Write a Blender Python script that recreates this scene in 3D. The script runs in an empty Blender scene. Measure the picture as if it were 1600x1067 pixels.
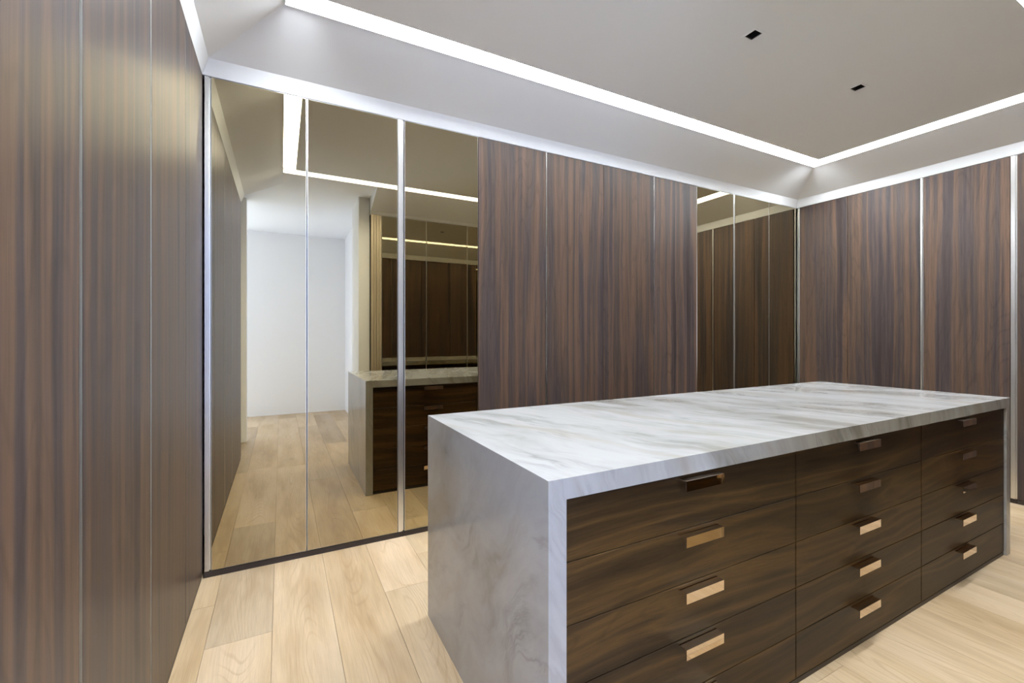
import bpy, bmesh, math, random
from mathutils import Vector, Matrix

# ------------------------------------------------------------------ camera, world, exposure, large lights
S = bpy.context.scene
COL = S.collection
YAW = 0.4817
cam_d = bpy.data.cameras.new('camera')
cam_d.sensor_width = 36.0
cam_d.lens = 690.7 / 1600 * 36
cam_d.shift_y = -10.64 / 1600
cam_d.clip_start = 0.02
cam = bpy.data.objects.new('camera', cam_d)
cam.location = (0, 0, 1.28)
cam.rotation_euler = (math.pi / 2, 0, -YAW)
COL.objects.link(cam)
S.camera = cam

w = bpy.data.worlds.new('sky')
S.world = w
w.use_nodes = True
w.node_tree.nodes['Background'].inputs[0].default_value = (0.62, 0.76, 1.0, 1)
w.node_tree.nodes['Background'].inputs[1].default_value = 1.0

S.view_settings.view_transform = 'Standard'
S.view_settings.look = 'None'
S.view_settings.gamma = 1
S.view_settings.use_curve_mapping = False
S.view_settings.exposure = 0.0
S.cycles.use_denoising = True
S.cycles.max_bounces = 14
S.cycles.glossy_bounces = 8
S.cycles.diffuse_bounces = 6
S.cycles.sample_clamp_indirect = 6.0
S.cycles.blur_glossy = 0.5

STRIP = 65.0          # radiance of the LED strip diffuser
DAY = 150.0           # watts of daylight entering the hall window
dl = bpy.data.lights.new('hall_daylight', 'AREA')
dl.shape = 'RECTANGLE'
dl.size = 1.9
dl.size_y = 2.1
dl.energy = DAY
dl.color = (0.32, 0.45, 1.0)
dlo = bpy.data.objects.new('hall_daylight', dl)
dlo.location = (-2.95, -1.2, 1.35)
dlo.rotation_euler = (0, -math.pi / 2, 0)
COL.objects.link(dlo)

dl2 = bpy.data.lights.new('hall_fill_far', 'AREA')  # added cool fill lamp behind the camera, brightens the closet and its ceiling
dl2.shape = 'RECTANGLE'
dl2.size = 1.6
dl2.size_y = 2.2
dl2.energy = 150.0
dl2.color = (0.60, 0.72, 1.0)
dlo2 = bpy.data.objects.new('hall_fill_far', dl2)
dlo2.location = (-1.5, -2.52, 1.4)
dlo2.rotation_euler = (math.pi / 2, 0, 0)
COL.objects.link(dlo2)

# ------------------------------------------------------------------ room dimensions (metres)
XL, YB, XR = -0.364, 2.803, 4.930     # faces of the left, back and right wardrobe fronts
YN = 0.21                             # face of the near wardrobe fronts
ZD = 2.640                            # top of the doors
ZC = 2.90                             # ceiling
ZF = 2.722                            # top of the small tilted fascia, where the sloping ceiling margin starts
R = random.Random(4)

# ------------------------------------------------------------------ materials
def new_mat(name):
    m = bpy.data.materials.new(name)
    m.use_nodes = True
    nt = m.node_tree
    b = nt.nodes['Principled BSDF']
    return m, nt, b

class G:
    """tiny node helper"""
    def __init__(s, nt): s.nt = nt
    def n(s, t, **k):
        x = s.nt.nodes.new(t)
        for a, v in k.items():
            if a == 'inp':
                for i, q in v.items(): x.inputs[i].default_value = q
            else: setattr(x, a, v)
        return x
    def l(s, a, b): s.nt.links.new(a, b)
    def math(s, op, a, b=None, clamp=False):
        x = s.n('ShaderNodeMath', operation=op); x.use_clamp = clamp
        for i, q in enumerate((a, b)):
            if q is None: continue
            if isinstance(q, (int, float)): x.inputs[i].default_value = q
            else: s.l(q, x.inputs[i])
        return x.outputs[0]
    def vm(s, op, a, b=None, scale=None):
        x = s.n('ShaderNodeVectorMath', operation=op)
        for i, q in enumerate((a, b)):
            if q is None: continue
            if isinstance(q, (tuple, list)): x.inputs[i].default_value = q
            else: s.l(q, x.inputs[i])
        if scale is not None:
            if isinstance(scale, (int, float)): x.inputs['Scale'].default_value = scale
            else: s.l(scale, x.inputs['Scale'])
        return x
    def noise(s, vec, scale=1.0, detail=3.0, rough=0.5, dist=0.0):
        x = s.n('ShaderNodeTexNoise')
        x.inputs['Scale'].default_value = scale
        x.inputs['Detail'].default_value = detail
        x.inputs['Roughness'].default_value = rough
        x.inputs['Distortion'].default_value = dist
        s.l(vec, x.inputs['Vector'])
        return x.outputs['Fac']
    def ramp(s, fac, stops, interp='LINEAR'):
        x = s.n('ShaderNodeValToRGB')
        x.color_ramp.interpolation = interp
        e = x.color_ramp.elements
        while len(e) < len(stops): e.new(0.5)
        for i, (p, c) in enumerate(stops):
            e[i].position = p
            e[i].color = (c, c, c, 1) if isinstance(c, (int, float)) else (*c, 1)
        s.l(fac, x.inputs[0])
        return x.outputs[0]
    def mix(s, fac, a, b, mode='MIX'):
        x = s.n('ShaderNodeMix', data_type='RGBA', blend_type=mode)
        for i, q in ((0, fac), (6, a), (7, b)):
            if isinstance(q, (int, float)): x.inputs[i].default_value = q
            elif isinstance(q, tuple): x.inputs[i].default_value = (*q, 1)
            else: s.l(q, x.inputs[i])
        return x.outputs[2]
    def seeded(s, scale=(1, 1, 1)):
        """object coordinates, shifted per object, scaled"""
        tc = s.n('ShaderNodeTexCoord').outputs['Object']
        r = s.n('ShaderNodeObjectInfo').outputs['Random']
        off = s.n('ShaderNodeCombineXYZ')
        s.l(s.math('MULTIPLY', r, 37.0), off.inputs[0])
        s.l(s.math('MULTIPLY', r, 91.0), off.inputs[1])
        s.l(s.math('MULTIPLY', r, 53.0), off.inputs[2])
        a = s.vm('ADD', tc, off.outputs[0]).outputs[0]
        return s.vm('MULTIPLY', a, scale).outputs[0], r

def veneer(name, along, tint=1.0, seeded=True, rough=0.37, wav=0.045, c=None, curl=1.0):
    """dark smoked veneer, straight grain along local axis 'along' (0 x, 2 z)"""
    m, nt, b = new_mat(name)
    g = G(nt)
    base, r = g.seeded()
    if not seeded:
        base = g.n('ShaderNodeTexCoord').outputs['Object']
    wscale = (0.9, 2.5, 2.5) if along == 0 else (2.5, 2.5, 0.9)
    wn = g.n('ShaderNodeTexNoise'); wn.inputs['Scale'].default_value = 1.0; wn.inputs['Detail'].default_value = 2.0
    g.l(g.vm('MULTIPLY', base, wscale).outputs[0], wn.inputs['Vector'])
    warp = g.vm('SCALE', g.vm('SUBTRACT', wn.outputs['Color'], (0.5, 0.5, 0.5)).outputs[0], scale=wav).outputs[0]
    p = g.vm('ADD', base, warp).outputs[0]
    def st(across, alongf): return (alongf, across, across) if along == 0 else (across, across, alongf)
    big = g.noise(g.vm('MULTIPLY', p, st(9, 0.16)).outputs[0], detail=2.0, rough=0.55)
    mid = g.noise(g.vm('MULTIPLY', p, st(60, 0.9 * curl)).outputs[0], detail=3.0, rough=0.6)
    fine = g.noise(g.vm('MULTIPLY', p, st(260, 5.0 * curl)).outputs[0], detail=3.0, rough=0.7)
    # cathedral contour lines
    con = g.noise(g.vm('MULTIPLY', p, st(5.0, 0.55)).outputs[0], detail=1.0)
    con = g.math('SINE', g.math('MULTIPLY', con, 110.0))
    con = g.ramp(con, [(0.0, 0.0), (0.75, 0.0), (1.0, 1.0)])
    dark, purp, brown, warm = c or ((0.030, 0.024, 0.025), (0.060, 0.051, 0.057), (0.086, 0.060, 0.047), (0.152, 0.092, 0.060))
    col = g.ramp(big, [(0.30, dark), (0.41, purp), (0.47, warm), (0.52, brown), (0.57, purp), (0.62, brown), (0.70, warm)])
    col = g.mix(0.30, col, g.ramp(mid, [(0.30, tuple(x * 0.55 for x in dark)), (0.48, brown), (0.70, warm)]), 'MIX')
    col = g.mix(0.45, col, g.ramp(fine, [(0.30, 0.35), (0.62, 1.0)]), 'MULTIPLY')
    col = g.mix(g.math('MULTIPLY', con, 0.16), col, tuple(x * 0.6 for x in dark))
    var = g.math('ADD', 0.90 * tint, g.math('MULTIPLY', r, 0.2 * tint))
    col = g.vm('SCALE', col, scale=var).outputs[0]
    g.l(col, b.inputs['Base Color'])
    b.inputs['Roughness'].default_value = rough
    b.inputs['IOR'].default_value = 1.42
    b.inputs['Specular IOR Level'].default_value = 0.36
    g.l(g.math('ADD', rough - 0.04, g.math('MULTIPLY', fine, 0.10)), b.inputs['Roughness'])
    bp = g.n('ShaderNodeBump'); bp.inputs['Strength'].default_value = 0.10; bp.inputs['Distance'].default_value = 0.001
    g.l(fine, bp.inputs['Height']); g.l(bp.outputs[0], b.inputs['Normal'])
    return m

M_DOOR = veneer('smoked_veneer_vertical', 2, tint=0.93)
M_DRAWER = veneer('smoked_veneer_horizontal', 0, tint=0.82, curl=2.2, seeded=False, rough=0.42, wav=0.16,
                  c=((0.020, 0.011, 0.006), (0.042, 0.025, 0.012), (0.070, 0.039, 0.014), (0.135, 0.074, 0.024)))

def flat(name, col, rough=0.5, metal=0.0, spec=0.5):
    m, nt, b = new_mat(name)
    b.inputs['Base Color'].default_value = (*col, 1)
    b.inputs['Roughness'].default_value = rough
    b.inputs['Metallic'].default_value = metal
    b.inputs['Specular IOR Level'].default_value = spec
    return m

def brushed(name, col, rough=0.28):
    m, nt, b = new_mat(name)
    g = G(nt)
    p, r = g.seeded((300, 300, 4))
    f = g.noise(p, detail=2.0)
    g.l(g.math('ADD', rough - 0.06, g.math('MULTIPLY', f, 0.14)), b.inputs['Roughness'])
    b.inputs['Base Color'].default_value = (*col, 1)
    b.inputs['Metallic'].default_value = 1.0
    return m

M_ALU = brushed('anodised_aluminium', (0.80, 0.80, 0.78), 0.30)
M_CHAMP = brushed('champagne_metal', (0.80, 0.68, 0.50), 0.45)
M_BRONZE = flat('polished_bronze_nickel', (0.78, 0.66, 0.54), 0.04, 1.0)
M_MIRROR = flat('bronze_tinted_mirror', (0.455, 0.395, 0.265), 0.005, 1.0)
M_BODY = flat('dark_carcass', (0.030, 0.022, 0.018), 0.6)
M_PLINTH = flat('dark_plinth', (0.028, 0.020, 0.016), 0.45)
M_BLACK = flat('black_baffle', (0.006, 0.006, 0.006), 0.5)

def plaster(name, col, rough=0.75):
    m, nt, b = new_mat(name)
    g = G(nt)
    tc = g.n('ShaderNodeTexCoord').outputs['Object']
    f = g.noise(tc, 90.0, 4.0)
    f2 = g.noise(tc, 1.2, 2.0)
    b.inputs['Roughness'].default_value = rough
    g.l(g.mix(f2, tuple(x * 0.985 for x in col), col), b.inputs['Base Color'])
    bp = g.n('ShaderNodeBump'); bp.inputs['Strength'].default_value = 0.04; bp.inputs['Distance'].default_value = 0.001
    g.l(f, bp.inputs['Height']); g.l(bp.outputs[0], b.inputs['Normal'])
    return m
M_CEIL = plaster('white_ceiling_paint', (0.915, 0.945, 0.98))
M_WALL = plaster('white_wall_paint', (0.86, 0.86, 0.85))

m, nt, b = new_mat('led_diffuser')
b.inputs['Base Color'].default_value = (0.9, 0.9, 0.9, 1)
b.inputs['Emission Color'].default_value = (0.93, 0.97, 1.0, 1)
b.inputs['Emission Strength'].default_value = STRIP
M_LED = m

def marble():
    m, nt, b = new_mat('veined_white_marble')
    g = G(nt)
    tc = g.n('ShaderNodeTexCoord').outputs['Object']
    nrm = Vector((0.867, 0.304, 0.395)).normalized()
    wn = g.n('ShaderNodeTexNoise'); wn.inputs['Scale'].default_value = 1.6; wn.inputs['Detail'].default_value = 4.0
    g.l(tc, wn.inputs['Vector'])
    warp = g.vm('SCALE', g.vm('SUBTRACT', wn.outputs['Color'], (0.5, 0.5, 0.5)).outputs[0], scale=0.30).outputs[0]
    p = g.vm('ADD', tc, warp).outputs[0]
    dot = g.vm('DOT_PRODUCT', p, tuple(nrm)).outputs['Value']
    def stretch(base, across):
        add = g.n('ShaderNodeVectorMath', operation='SCALE'); add.inputs[0].default_value = tuple(nrm)
        g.l(g.math('MULTIPLY', dot, across), add.inputs['Scale'])
        return g.vm('ADD', g.vm('SCALE', p, scale=base).outputs[0], add.outputs[0]).outputs[0]
    cloud = g.noise(stretch(1.2, 3.0), detail=5.0, rough=0.6)
    vein = g.noise(stretch(1.5, 11.0), detail=6.0, rough=0.62)
    fine = g.noise(stretch(3.0, 40.0), detail=5.0, rough=0.65)
    mask = g.noise(stretch(2.2, 5.0), detail=3.0, rough=0.5)
    col = g.ramp(cloud, [(0.34, (0.25, 0.24, 0.222)), (0.44, (0.365, 0.367, 0.365)), (0.54, (0.42, 0.425, 0.43))])
    vf = g.ramp(g.math('ABSOLUTE', g.math('SUBTRACT', vein, 0.5)), [(0.0, 1.0), (0.03, 0.35), (0.075, 0.0)])
    vm_ = g.ramp(mask, [(0.50, 0.0), (0.64, 1.0)])
    col = g.mix(g.math('MULTIPLY', g.math('MULTIPLY', vf, vm_), 0.42), col, (0.10, 0.098, 0.085))
    ff = g.ramp(fine, [(0.36, 1.0), (0.50, 0.0)])
    col = g.mix(g.math('MULTIPLY', ff, 0.10), col, (0.22, 0.225, 0.23))
    ol = g.ramp(g.noise(stretch(1.0, 7.0), detail=4.0), [(0.54, 0.0), (0.70, 1.0)])
    col = g.mix(g.math('MULTIPLY', ol, 0.40), col, (0.29, 0.24, 0.16))
    g.l(col, b.inputs['Base Color'])
    b.inputs['Roughness'].default_value = 0.16
    b.inputs['IOR'].default_value = 1.5
    return m
M_MARBLE = marble()

def oak():
    m, nt, b = new_mat('pale_oak_plank')
    g = G(nt)
    oi = g.n('ShaderNodeObjectInfo')
    p, r = g.seeded()
    wn = g.n('ShaderNodeTexNoise'); wn.inputs['Scale'].default_value = 1.0; wn.inputs['Detail'].default_value = 2.0
    g.l(g.vm('MULTIPLY', p, (5.0, 1.6, 5.0)).outputs[0], wn.inputs['Vector'])
    warp = g.vm('SCALE', g.vm('SUBTRACT', wn.outputs['Color'], (0.5, 0.5, 0.5)).outputs[0], scale=0.035).outputs[0]
    q = g.vm('ADD', p, warp).outputs[0]
    big = g.noise(g.vm('MULTIPLY', q, (7.0, 1.1, 7.0)).outputs[0], detail=3.0, rough=0.6)
    fine = g.noise(g.vm('MULTIPLY', q, (170.0, 5.0, 170.0)).outputs[0], detail=4.0, rough=0.7)
    con = g.noise(g.vm('MULTIPLY', q, (5.0, 0.75, 5.0)).outputs[0], detail=1.0, rough=0.4)
    con = g.math('SINE', g.math('MULTIPLY', con, 190.0))
    con = g.ramp(con, [(0.0, 0.0), (0.55, 0.0), (1.0, 1.0)])
    # local x across the board: the cathedral figure stays near its middle
    sx = g.n('ShaderNodeSeparateXYZ'); g.l(g.n('ShaderNodeTexCoord').outputs['Object'], sx.inputs[0])
    mid = g.ramp(g.math('ABSOLUTE', sx.outputs[0]), [(0.02, 1.0), (0.075, 0.0)])
    col = g.ramp(big, [(0.32, (0.45, 0.33, 0.20)), (0.50, (0.56, 0.435, 0.29)), (0.70, (0.62, 0.50, 0.355))])
    col = g.mix(g.math('MULTIPLY', g.math('MULTIPLY', con, mid), 0.42), col, (0.40, 0.275, 0.155))
    col = g.mix(0.30, col, g.ramp(fine, [(0.32, 0.5), (0.58, 1.0)]), 'MULTIPLY')
    # knots
    vo = g.n('ShaderNodeTexVoronoi'); vo.inputs['Scale'].default_value = 1.0
    g.l(g.vm('MULTIPLY', q, (3.0, 1.3, 3.0)).outputs[0], vo.inputs['Vector'])
    kn = g.ramp(vo.outputs['Distance'], [(0.035, 1.0), (0.11, 0.0)])
    col = g.mix(g.math('MULTIPLY', kn, 0.45), col, (0.27, 0.175, 0.095))
    # smoky patches
    pt = g.ramp(g.noise(g.vm('MULTIPLY', p, (3.0, 1.7, 3.0)).outputs[0], detail=3.0), [(0.56, 0.0), (0.75, 1.0)])
    col = g.mix(g.math('MULTIPLY', pt, 0.55), col, (0.40, 0.315, 0.22))
    col = g.mix(1.0, col, oi.outputs['Color'], 'MULTIPLY')
    g.l(col, b.inputs['Base Color'])
    g.l(g.math('ADD', 0.32, g.math('MULTIPLY', fine, 0.14)), b.inputs['Roughness'])
    b.inputs['IOR'].default_value = 1.42
    bp = g.n('ShaderNodeBump'); bp.inputs['Strength'].default_value = 0.12; bp.inputs['Distance'].default_value = 0.001
    g.l(fine, bp.inputs['Height']); g.l(bp.outputs[0], b.inputs['Normal'])
    return m
M_OAK = oak()

# ------------------------------------------------------------------ mesh helpers
def box_bm(bm, x0, x1, y0, y1, z0, z1, bev=0.0, mat=0):
    r = bmesh.ops.create_cube(bm, size=1.0)
    vs = r['verts']
    for v in vs:
        v.co = Vector((x0 if v.co.x < 0 else x1, y0 if v.co.y < 0 else y1, z0 if v.co.z < 0 else z1))
    fs = set(f for v in vs for f in v.link_faces)
    for f in fs: f.material_index = mat
    if bev > 0:
        es = list({e for v in vs for e in v.link_edges})
        rr = bmesh.ops.bevel(bm, geom=es, offset=bev, segments=1, affect='EDGES', profile=0.5)
        for f in rr['faces']: f.material_index = mat
    return bm

def link(name, me, parent=None, loc=None):
    o = bpy.data.objects.new(name, me)
    COL.objects.link(o)
    if parent is not None: o.parent = parent
    if loc is not None: o.location = loc
    return o

def to_mesh(name, bm, mats):
    bmesh.ops.recalc_face_normals(bm, faces=bm.faces)
    me = bpy.data.meshes.new(name)
    bm.to_mesh(me); bm.free()
    for m in (mats if isinstance(mats, (list, tuple)) else [mats]): me.materials.append(m)
    return me

def box(name, x0, x1, y0, y1, z0, z1, m, parent=None, bev=0.0):
    """box whose origin sits at the centre of its base"""
    cx, cy = (x0 + x1) / 2, (y0 + y1) / 2
    bm = bmesh.new()
    box_bm(bm, x0 - cx, x1 - cx, y0 - cy, y1 - cy, 0, z1 - z0, bev)
    return link(name, to_mesh(name, bm, m), parent, (cx, cy, z0))

def structure(o): o['kind'] = 'structure'; return o

def thing(name, loc, rz, label, cat, group=None):
    o = bpy.data.objects.new(name, None)
    o.empty_display_size = 0.1
    COL.objects.link(o)
    o.location = loc; o.rotation_euler = (0, 0, rz)
    o['label'] = label; o['category'] = cat
    if group: o['group'] = group
    return o

# ------------------------------------------------------------------ floor: base slab and oak planks
FX0, FX1, FY0, FY1 = -3.0, 5.6, -2.40, 3.45
floor = structure(box('floor', FX0, FX1, FY0, FY1, -0.10, -0.014, flat('floor_joint', (0.30, 0.21, 0.13), 0.9)))
floor_inv = floor.matrix_world.inverted()
PW = 0.245
def plank(x0, x1, y0, y1, tint):
    g = 0.0005
    o = box('plank', x0 + g, x1 - g, y0 + g, y1 - g, -0.014, R.uniform(-0.0006, 0.0), M_OAK, None, 0.0008)
    o.parent = floor
    o.location = (o.location.x - floor.location.x, o.location.y - floor.location.y, o.location.z - floor.location.z)
    o.color = (*tint, 1)
TINTS = [(1, 1, 1), (1.06, 1.04, 1.0), (0.90, 0.87, 0.84), (0.98, 0.94, 0.86), (1.09, 1.08, 1.07), (0.82, 0.80, 0.79), (1.0, 0.97, 0.92)]
fixed = {  # column index : joints (y) measured in the photograph
    -2: [-1.6, 0.75, 2.17], -1: [-2.0, 0.80, 2.95], 0: [-1.2, 1.35, 3.1], 1: [-2.1, 0.0, 2.24], 2: [-1.4, 0.55, 2.55]}
ftint = {(-2, 2): (1.04, 1.02, 1.0), (-2, 3): (0.88, 0.88, 0.89), (1, 3): (1.16, 1.13, 1.12), (1, 2): (0.98, 0.95, 0.91),
         (0, 2): (0.97, 0.93, 0.87), (-1, 2): (1.06, 1.04, 1.02), (-1, 1): (1.0, 0.97, 0.92)}
k0 = math.floor((FX0 - 0.2125) / PW)
for k in range(k0, 25):
    a, b_ = 0.2125 + PW * k, 0.2125 + PW * (k + 1)
    a, b_ = max(a, FX0), min(b_, FX1)
    if b_ - a < 0.02: continue
    if k in fixed: js = fixed[k]
    else:
        js = []; y = FY0 + R.uniform(0.5, 2.2)
        while y < FY1 - 0.4: js.append(y); y += R.uniform(1.6, 2.3)
    ys = [FY0] + js + [FY1]
    for i in range(len(ys) - 1):
        if a > 1.0 and ys[i + 1] < 0: continue          # behind the near wardrobes: not built
        plank(a, b_, ys[i], ys[i + 1], ftint.get((k, i)) or R.choice(TINTS))

# ------------------------------------------------------------------ walls and ceiling
structure(box('wall_back', -1.05, 5.65, 3.42, 3.52, 0, ZC + 0.1, M_WALL))
structure(box('wall_right', 5.55, 5.65, -0.47, 3.42, 0, ZC + 0.1, M_WALL))
structure(box('wall_left', -1.05, -0.97, 0.28, 3.42, 0, ZC + 0.1, M_WALL))
structure(box('wall_left_return', -1.05, -0.42, -0.50, 0.268, 0, ZC + 0.1, M_WALL, bev=0.003))
structure(box('wall_near', 0.93, 5.55, -0.47, -0.385, 0, ZC + 0.1, M_WALL))
structure(box('wall_near_pier', 0.81, 0.935, -0.385, 0.17, 0, ZC + 0.1, M_WALL, bev=0.003))
structure(box('wall_hall_right', 0.97, 1.09, -2.40, -0.47, 0, ZC + 0.1, M_WALL))
bm = bmesh.new()      # far hall wall with a tall unseen opening added for the fill lamp
for x0, x1, z0, z1 in ((-3.1, -2.35, 0, 3.0), (-0.65, 0.97, 0, 3.0), (-2.35, -0.65, 0, 0.25), (-2.35, -0.65, 2.55, 3.0)):
    box_bm(bm, x0 + 0.65, x1 + 0.65, -0.06, 0.06, z0, z1)
structure(link('wall_hall_far', to_mesh('wall_hall_far', bm, M_WALL), None, (-0.65, -2.44, 0)))
bm = bmesh.new()
for x in (-0.85, -0.02, 0.81): box_bm(bm, x, x + 0.04, -0.02, 0.02, 0.25, 2.55)
for z in (0.25, 2.51): box_bm(bm, -0.81, 0.81, -0.0195, 0.0195, z, z + 0.04)
structure(link('added_window', to_mesh('added_window', bm, flat('added_window_frame', (0.8, 0.8, 0.8), 0.4)), None, (-1.5, -2.44, 0)))  # added frame, out of view, round the fill lamp's opening
structure(box('wall_hall_near', -3.0, -1.05, -0.25, -0.13, 0, ZC + 0.1, M_WALL))
structure(box('wall_left_jamb', -0.50, -0.362, -0.62, -0.502, 0, ZC + 0.1, M_WALL, bev=0.003))
# hall window wall, with its opening
bm = bmesh.new()
box_bm(bm, -0.06, 0.06, -1.19, 1.19, 0, 0.28)
box_bm(bm, -0.06, 0.06, -1.19, 1.19, 2.42, ZC + 0.1)
box_bm(bm, -0.06, 0.06, -1.19, -0.98, 0.28, 2.42)
box_bm(bm, -0.06, 0.06, 0.98, 1.19, 0.28, 2.42)
structure(link('wall_hall_left', to_mesh('wall_hall_left', bm, M_WALL), None, (-2.84, -1.19, 0)))
bm = bmesh.new()
for y in (-0.98, -0.02, 0.94): box_bm(bm, -0.02, 0.02, y, y + 0.04, 0.28, 2.42)
for z in (0.28, 2.38): box_bm(bm, -0.0195, 0.0195, -0.94, 0.94, z, z + 0.04)
structure(link('window_1', to_mesh('window_1', bm, flat('white_frame', (0.8, 0.8, 0.8), 0.4)), None, (-2.84, -1.19, 0)))

# ceiling slab with real openings for the two recessed downlights
DLS = [(2.262, 1.512), (3.352, 1.517)]
DH = 0.031
SX0, SX1, SY0, SY1, SW = 0.020, 4.548, 0.655, 2.426, 0.110   # the light slot
SLOTS = [(SX0, SX1, SY1 - SW, SY1), (SX0, SX1, SY0, SY0 + SW), (SX0, SX0 + SW, SY0, SY1), (SX1 - 0.135, SX1, SY0, SY1)]
def ceiling_mesh():
    holes = SLOTS + [(x - DH, x + DH, y - DH, y + DH) for x, y in DLS]
    xs = sorted(set([-3.1, 5.65] + [v for h in holes for v in h[:2]]))
    ys = sorted(set([-2.5, 3.52] + [v for h in holes for v in h[2:]]))
    bm = bmesh.new()
    def inside(mx, my): return any(h[0] < mx < h[1] and h[2] < my < h[3] for h in holes)
    vd = {}
    def V(i, j, z):
        if (i, j, z) not in vd: vd[(i, j, z)] = bm.verts.new((xs[i], ys[j], z))
        return vd[(i, j, z)]
    n, m_ = len(xs) - 1, len(ys) - 1
    solid = lambda i, j: 0 <= i < n and 0 <= j < m_ and not inside((xs[i] + xs[i + 1]) / 2, (ys[j] + ys[j + 1]) / 2)
    for i in range(n):
        for j in range(m_):
            if not solid(i, j): continue
            for z in (ZC, ZC + 0.1):
                bm.faces.new((V(i, j, z), V(i + 1, j, z), V(i + 1, j + 1, z), V(i, j + 1, z)))
            for (di, dj, p, q) in ((-1, 0, (i, j), (i, j + 1)), (1, 0, (i + 1, j), (i + 1, j + 1)), (0, -1, (i, j), (i + 1, j)), (0, 1, (i, j + 1), (i + 1, j + 1))):
                if not solid(i + di, j + dj):
                    bm.faces.new((V(*p, ZC), V(*q, ZC), V(*q, ZC + 0.1), V(*p, ZC + 0.1))).material_index = 1
    return bm
structure(link('ceiling', to_mesh('ceiling', ceiling_mesh(), [M_CEIL, flat('slot_lining', (0.30, 0.30, 0.31), 0.5)])))

# tilted fascia above the doors; from its top the ceiling margin slopes up to the edge of the light slot
def fascia(name, p0, p1, inward, run, zd=ZD):
    """p0-p1: line of the door faces in plan; inward: unit vector into the room"""
    prof = [(-0.03, zd + 0.004), (-0.001, zd + 0.004), (0.030, max(ZF, zd + 0.03)), (run, ZC - 0.0005), (run, ZC + 0.004), (-0.03, ZC + 0.004)]
    bm = bmesh.new()
    rings = []
    for p in (p0, p1):
        rings.append([bm.verts.new((p[0] + inward[0] * d, p[1] + inward[1] * d, z)) for d, z in prof])
    n = len(prof)
    for i in range(n):
        bm.faces.new((rings[0][i], rings[0][(i + 1) % n], rings[1][(i + 1) % n], rings[1][i]))
    bm.faces.new(rings[0]); bm.faces.new(rings[1][::-1])
    return structure(link(name, to_mesh(name, bm, M_CEIL)))
fascia('trim_1', (XL, YB), (XR, YB), (0, -1), YB - SY1 - 0.001)
fascia('trim_2', (XR, YN), (XR, YB), (-1, 0), XR - SX1 - 0.001)
fascia('trim_3', (XL, 0.27), (XL, YB), (1, 0), SX0 - XL - 0.001)
fascia('trim_4', (0.935, YN), (XR, YN), (0, 1), SY0 - YN - 0.001, zd=2.70)

# ------------------------------------------------------------------ LED line and downlights
t = thing('linear_light', ((SX0 + SX1) / 2, (SY0 + SY1) / 2, ZC), 0,
          'white glowing linear light running as a rectangle in the ceiling', 'ceiling light')
def strip(x0, x1, y0, y1):
    o = box('diffuser', x0, x1, y0 + 0.0005, y1 - 0.0005, ZC + 0.050, ZC + 0.060, M_LED, None, 0.0)
    o.parent = t
    o.location = Vector(o.location) - Vector(t.location)
strip(SX0, SX1, SY1 - SW, SY1)
strip(SX0, SX1, SY0, SY0 + SW)
strip(SX0, SX0 + SW, SY0 + SW, SY1 - SW)
strip(SX1 - 0.135, SX1, SY0 + SW, SY1 - SW)

# thin white lip added round the slot to keep strip light off the fascia
bm = bmesh.new()
for x0, x1, y0, y1 in ((SX0 - 0.003, SX1 + 0.003, SY1, SY1 + 0.003), (SX0 - 0.003, SX1 + 0.003, SY0 - 0.003, SY0),
                       (SX0 - 0.003, SX0, SY0, SY1), (SX1, SX1 + 0.003, SY0, SY1)):
    cx_, cy_ = t.location.x, t.location.y
    box_bm(bm, x0 - cx_, x1 - cx_, y0 - cy_, y1 - cy_, -0.008, 0.0)
link('shading_lip', to_mesh('shading_lip', bm, M_CEIL), t)

for i, (x, y) in enumerate(DLS):
    t = thing('recessed_downlight', (x, y, ZC), 0,
              ['small square black downlight in the ceiling above the island, the one further from the back corner of the lit line',
               'small square black downlight in the ceiling beside the corner of the lit line'][i], 'downlight')
    t['label'] = ['small black recessed downlight, the one nearer the mirrored doors by the left wardrobes',
                  'small black recessed downlight, the one nearer the right wood-fronted wardrobes'][i]
    bm = bmesh.new()
    a, c, h = DH, 0.044, 0.0030
    for (x0, x1, y0, y1) in ((-c, c, a, c), (-c, c, -c, -a), (-c, -a, -a, a), (a, c, -a, a)):
        box_bm(bm, x0, x1, y0, y1, -h, -0.0003)
    link('trim_ring', to_mesh('trim_ring', bm, M_CEIL), t)
    bm = bmesh.new()
    e = a - 0.001
    for (x0, x1, y0, y1) in ((-e, e, e - 0.004, e), (-e, e, -e, -e + 0.004), (-e, -e + 0.004, -e + 0.004, e - 0.004), (e - 0.004, e, -e + 0.004, e - 0.004)):
        box_bm(bm, x0, x1, y0, y1, 0.001, 0.09)
    box_bm(bm, -e, e, -e, e, 0.09, 0.096)
    link('baffle', to_mesh('baffle', bm, M_BLACK), t)
    bm = bmesh.new()
    bmesh.ops.create_cone(bm, segments=20, cap_ends=True, radius1=0.018, radius2=0.012, depth=0.02, matrix=Matrix.Translation((0, 0, 0.075)))
    link('lens', to_mesh('lens', bm, flat('dark_lens', (0.03, 0.03, 0.03), 0.1)), t)

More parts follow.
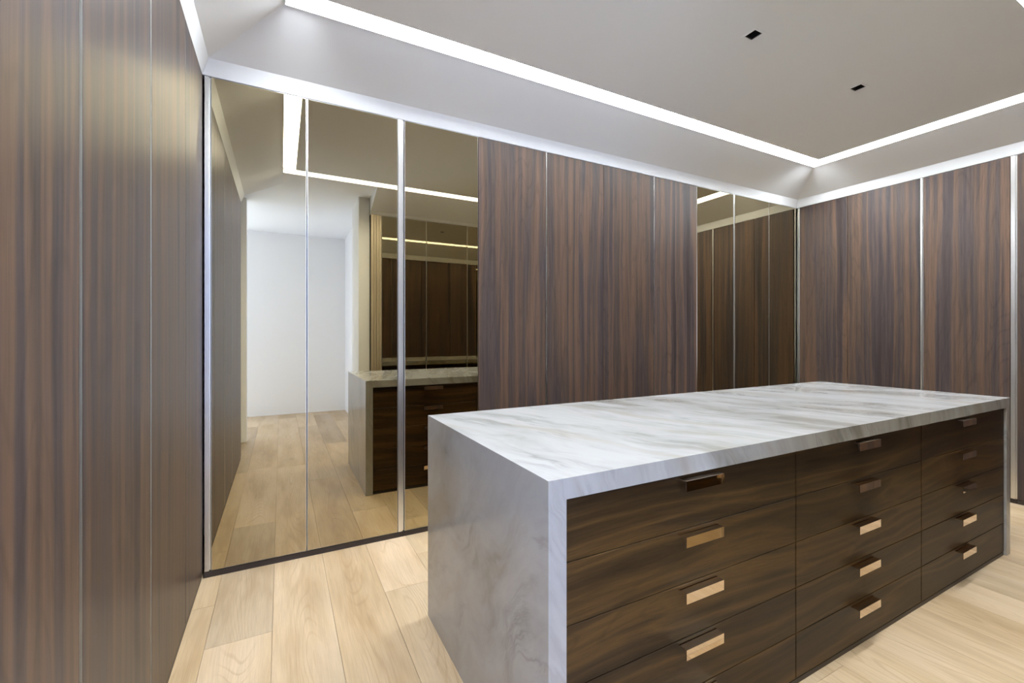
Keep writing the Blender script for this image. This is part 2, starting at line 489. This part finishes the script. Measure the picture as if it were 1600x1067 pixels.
# ------------------------------------------------------------------ wardrobes
# local frame of a wardrobe: x runs along the wall, +y points INTO the wardrobe, door face at y = 0
TK = 0.034
GAP = 0.0018
def wood_door(t, x0, x1, ZD=ZD):
    o = box('door', x0 + GAP, x1 - GAP, 0, 0.022, TK, ZD, M_DOOR, t, 0.0012)
    return o
def mirror_door(t, x0, x1, ZD=ZD):
    x0 += GAP; x1 -= GAP
    o = box('door', x0, x1, 0.003, 0.022, TK, ZD, M_ALU, t, 0.001)
    cx = (x0 + x1) / 2
    bm = bmesh.new()
    box_bm(bm, -(x1 - x0) / 2 + 0.003, (x1 - x0) / 2 - 0.003, -0.0125, -0.0097, 0.003, ZD - TK - 0.003)
    link('mirror_pane', to_mesh('mirror_pane', bm, M_MIRROR), o)
    return o
def profile(t, x0, x1, kind='flat', ZD=ZD):
    w_ = x1 - x0
    bm = bmesh.new()
    h = ZD - TK
    if kind == 'flat':       # flat aluminium cover with a shadow gap at its right
        box_bm(bm, -w_ / 2 + 0.001, w_ / 2 - min(0.012, w_ * 0.25), 0.001, 0.018, 0, h, 0.0008)
        box_bm(bm, w_ / 2 - min(0.012, w_ * 0.25), w_ / 2 - 0.001, 0.014, 0.018, 0, h)
    else:                    # open channel: two bright lips and a recessed back
        box_bm(bm, -w_ / 2 + 0.0008, -w_ / 2 + 0.0028, 0.0, 0.021, 0, h)
        box_bm(bm, w_ / 2 - 0.0028, w_ / 2 - 0.0008, 0.0, 0.021, 0, h)
        box_bm(bm, -w_ / 2 + 0.0028, w_ / 2 - 0.0028, 0.019, 0.021, 0, h)
    o = link('handle_profile', to_mesh('handle_profile', bm, M_ALU), t, ((x0 + x1) / 2, 0, TK))
    o['label'] = 'bright aluminium strip'
    return o
def wardrobe(origin, rz, x0, x1, segs, label, cat='wardrobe', group=None, ZD=ZD):
    """segs: list of (kind, a, b) in the wall's running coordinate"""
    base = Matrix.Rotation(rz, 4, 'Z')
    mid = (x0 + x1) / 2
    loc = Vector(origin) + base @ Vector((mid, 0, 0))
    t = thing('wardrobe', loc, rz, label, cat, group)
    # carcass: an open-fronted case
    bm = bmesh.new()
    L, Rr, D = x0 - mid + 0.001, x1 - mid - 0.001, 0.58
    box_bm(bm, L, L + 0.019, 0.024, D, 0.02, ZD + 0.002)
    box_bm(bm, Rr - 0.019, Rr, 0.024, D, 0.02, ZD + 0.002)
    box_bm(bm, L + 0.019, Rr - 0.019, D - 0.012, D, 0.02, ZD + 0.002)
    for z in (0.03, 0.9, 2.1, ZD - 0.02): box_bm(bm, L + 0.019, Rr - 0.019, 0.030, D - 0.012, z, z + 0.019)
    link('carcass', to_mesh('carcass', bm, M_BODY), t)
    box('plinth', L, Rr, 0.004, 0.02, 0.0, TK - 0.003, M_PLINTH, t)
    for kind, a, b_ in segs:
        a -= mid; b_ -= mid
        if kind == 'w': wood_door(t, a, b_, ZD)
        elif kind == 'm': mirror_door(t, a, b_, ZD)
        elif kind == 'c': profile(t, a, b_, 'channel', ZD)
        elif kind == 'p': profile(t, a, b_, 'flat', ZD)
        elif kind == 'e':      # champagne end panel with ribs
            bm = bmesh.new()
            n = 4; wd = (b_ - a) / n
            for i in range(n):
                box_bm(bm, a + i * wd + 0.001, a + (i + 1) * wd - 0.002, -0.004 * (i % 2), 0.022, TK, ZD, 0.001)
            o = link('end_panel', to_mesh('end_panel', bm, M_CHAMP), t)
            o['label'] = 'ribbed champagne metal end panel'
    return t

# back wall (running coordinate = x)
BO = (0, YB, 0)
wardrobe(BO, 0, XL + 0.004, 0.694, [('p', -0.357, -0.329), ('m', -0.329, 0.133), ('m', 0.133, 0.655), ('p', 0.655, 0.693)],
         'bronze mirrored wardrobe in the left corner, showing the white hallway')
wardrobe(BO, 0, 0.694, 1.762, [('m', 0.694, 1.204), ('w', 1.204, 1.752), ('c', 1.752, 1.762)],
         'back wall wardrobe with one bronze mirrored door and one dark wood door')
wardrobe(BO, 0, 1.762, 2.850, [('w', 1.762, 2.294), ('w', 2.294, 2.842), ('c', 2.842, 2.850)],
         'back wall wardrobe with two dark wood doors behind the marble island')
wardrobe(BO, 0, 2.850, 3.908, [('w', 2.850, 3.377), ('m', 3.377, 3.890), ('p', 3.890, 3.908)],
         'back wall wardrobe with a dark wood door left of a narrow mirrored door')
wardrobe(BO, 0, 3.908, XR - 0.002, [('m', 3.908, 4.448), ('m', 4.448, 4.914)],
         'mirrored wardrobe in the right back corner, reflecting dark wood doors')
# right wall: running coordinate u = YB - y
RO = (XR, YB, 0)
wardrobe(RO, -math.pi / 2, 0.0, 1.060, [('p', 0.001, 0.030), ('w', 0.030, 0.482), ('w', 0.482, 1.038), ('p', 1.038, 1.060)],
         'dark wood two-door wardrobe on the right wall, in the back corner')
wardrobe(RO, -math.pi / 2, 1.060, 1.610, [('w', 1.060, 1.576), ('p', 1.576, 1.610)],
         'dark wood single-door wardrobe on the right wall, between two bright metal strips')
wardrobe(RO, -math.pi / 2, 1.610, YB - YN - 0.002, [('w', 1.610, 2.10), ('w', 2.10, YB - YN - 0.004)],
         'dark wood wardrobe past the right end of the island, cut by the photo edge')
# left wall: running coordinate = y
LO = (XL, 0, 0)
wardrobe(LO, math.pi / 2, 1.762, YB, [('c', 1.744 + 0.018, 1.776), ('w', 1.776, 2.337), ('w', 2.337, YB - 0.003)],
         'dark wood two-door wardrobe on the left wall, next to the mirrored corner')
wardrobe(LO, math.pi / 2, 1.208, 1.762, [('c', 1.208, 1.222), ('w', 1.222, 1.762)],
         'dark wood single-door wardrobe on the left wall, second from the photo edge')
wardrobe(LO, math.pi / 2, 0.285, 1.208, [('w', 0.285, 0.745), ('w', 0.745, 1.208)],
         'dark wood wardrobe nearest on the left, cut by the photo edge')
# near wall, seen in the mirrors: running coordinate = -x
NO = (0, YN, 0)
wardrobe(NO, math.pi, -2.16, -0.940, [('e', -1.065, -0.942), ('m', -1.612, -1.065), ('m', -2.16, -1.612)],
         'mirrored wardrobe by the hallway opening, seen as a dark reflection in the mirrored doors', ZD=2.70)
wardrobe(NO, math.pi, -3.26, -2.16, [('m', -2.71, -2.16), ('m', -3.26, -2.71)],
         'mirrored wardrobe in the middle of the near wall, facing the island', ZD=2.70)
wardrobe(NO, math.pi, -4.34, -3.26, [('w', -3.80, -3.26), ('w', -4.34, -3.80)],
         'dark wood wardrobe on the near wall, facing the right end of the island', ZD=2.70)
wardrobe(NO, math.pi, -XR + 0.004, -4.34, [('w', -XR + 0.006, -4.34)],
         'narrow dark wood wardrobe in the near right corner', ZD=2.70)

# ------------------------------------------------------------------ marble island with drawers
IX0, IX1, IY0, IY1, IZ = 0.595, 3.778, 0.941, 1.967, 0.912
T = 0.055
icx, icy = (IX0 + IX1) / 2, (IY0 + IY1) / 2
isl = thing('dressing_island', (icx, icy, 0), 0,
            'white veined marble waterfall island with rows of dark wood drawers', 'island')
hx, hy = (IX1 - IX0) / 2, (IY1 - IY0) / 2
def prism(name, poly_xz, y0, y1, m, parent):
    bm = bmesh.new()
    a = [bm.verts.new((x, y0, z)) for x, z in poly_xz]
    c = [bm.verts.new((x, y1, z)) for x, z in poly_xz]
    n = len(a)
    bm.faces.new(a); bm.faces.new(c[::-1])
    for i in range(n): bm.faces.new((a[i], a[(i + 1) % n], c[(i + 1) % n], c[i]))
    bmesh.ops.recalc_face_normals(bm, faces=bm.faces)
    return link(name, to_mesh(name, bm, m), parent)
e = 0.00005
prism('countertop', [(-hx, IZ), (hx, IZ), (hx - T, IZ - T), (-hx + T, IZ - T)], -hy, hy, M_MARBLE, isl)
prism('side_panel', [(-hx, IZ - e), (-hx + T - e, IZ - T - e), (-hx + T - e, 0), (-hx, 0)], -hy, hy, M_MARBLE, isl)
prism('side_panel', [(hx, IZ - e), (hx, 0), (hx - T + e, 0), (hx - T + e, IZ - T - e)], -hy, hy, M_MARBLE, isl)
DT, DB = IZ - T - 0.003, 0.022
bm = bmesh.new()
box_bm(bm, -hx + T + 0.002, hx - T - 0.002, -hy + 0.034, hy - 0.034, 0.0, DT)
link('carcass', to_mesh('carcass', bm, M_BODY), isl)
for s in (-1, 1):
    bm = bmesh.new()
    y0, y1 = sorted((s * (hy - 0.012), s * (hy - 0.033)))
    box_bm(bm, -hx + T + 0.003, hx - T - 0.003, y0, y1, 0.0, DB - 0.004)
    link('plinth', to_mesh('plinth', bm, M_PLINTH), isl)

# handle: a folded tab, a plate out of the drawer's top edge with a lip turned down
HW, HP, HL, HT = 0.166, 0.034, 0.031, 0.003
def handle_mesh(s):
    bm = bmesh.new()
    w2 = HW / 2
    ys = [0.0, -s_(HP, s)]
    pts = [(0.0, 0.0), (HP, 0.0), (HP, -HL), (HP - HT, -HL), (HP - HT, -HT), (0.0, -HT)]
    a = [bm.verts.new((-w2, s * p, z)) for p, z in pts]
    c = [bm.verts.new((w2, s * p, z)) for p, z in pts]
    n = len(pts)
    for ring, rev in ((a, 0), (c, 1)):
        q1 = [ring[0], ring[1], ring[4], ring[5]]; q2 = [ring[1], ring[2], ring[3], ring[4]]
        for q in (q1, q2): bm.faces.new(q[::-1] if rev else q)
    for i in range(n): bm.faces.new((a[i], a[(i + 1) % n], c[(i + 1) % n], c[i]))
    return to_mesh('handle', bm, M_BRONZE)
def s_(v, s): return v * s
hm = {s: handle_mesh(s) for s in (-1, 1)}
cols = [(0.652, 1.668), (1.668, 2.671), (2.671, 3.721)]
dh = (DT - DB) / 5
for s in (-1, 1):
    for ci, (ax, bx) in enumerate(cols):
        for k in range(5):
            zt = DT - k * dh
            z0, z1 = zt - dh + 0.0012, zt - 0.0012
            g = 0.0022
            bm = bmesh.new()
            y0, y1 = sorted((s * (hy - 0.010), s * (hy - 0.032)))
            # mesh in the island's own frame so the veneer runs on from drawer to drawer
            box_bm(bm, ax + g - icx, bx - g - icx, y0, y1, z0, z1, 0.0010)
            d = link('drawer', to_mesh('drawer', bm, M_DRAWER), isl)
            hc = (ax + bx) / 2 - icx - (0.016, 0.044, 0.075)[ci]
            link('handle', hm[s], d, (hc, s * (hy - 0.010), z1 - 0.006))
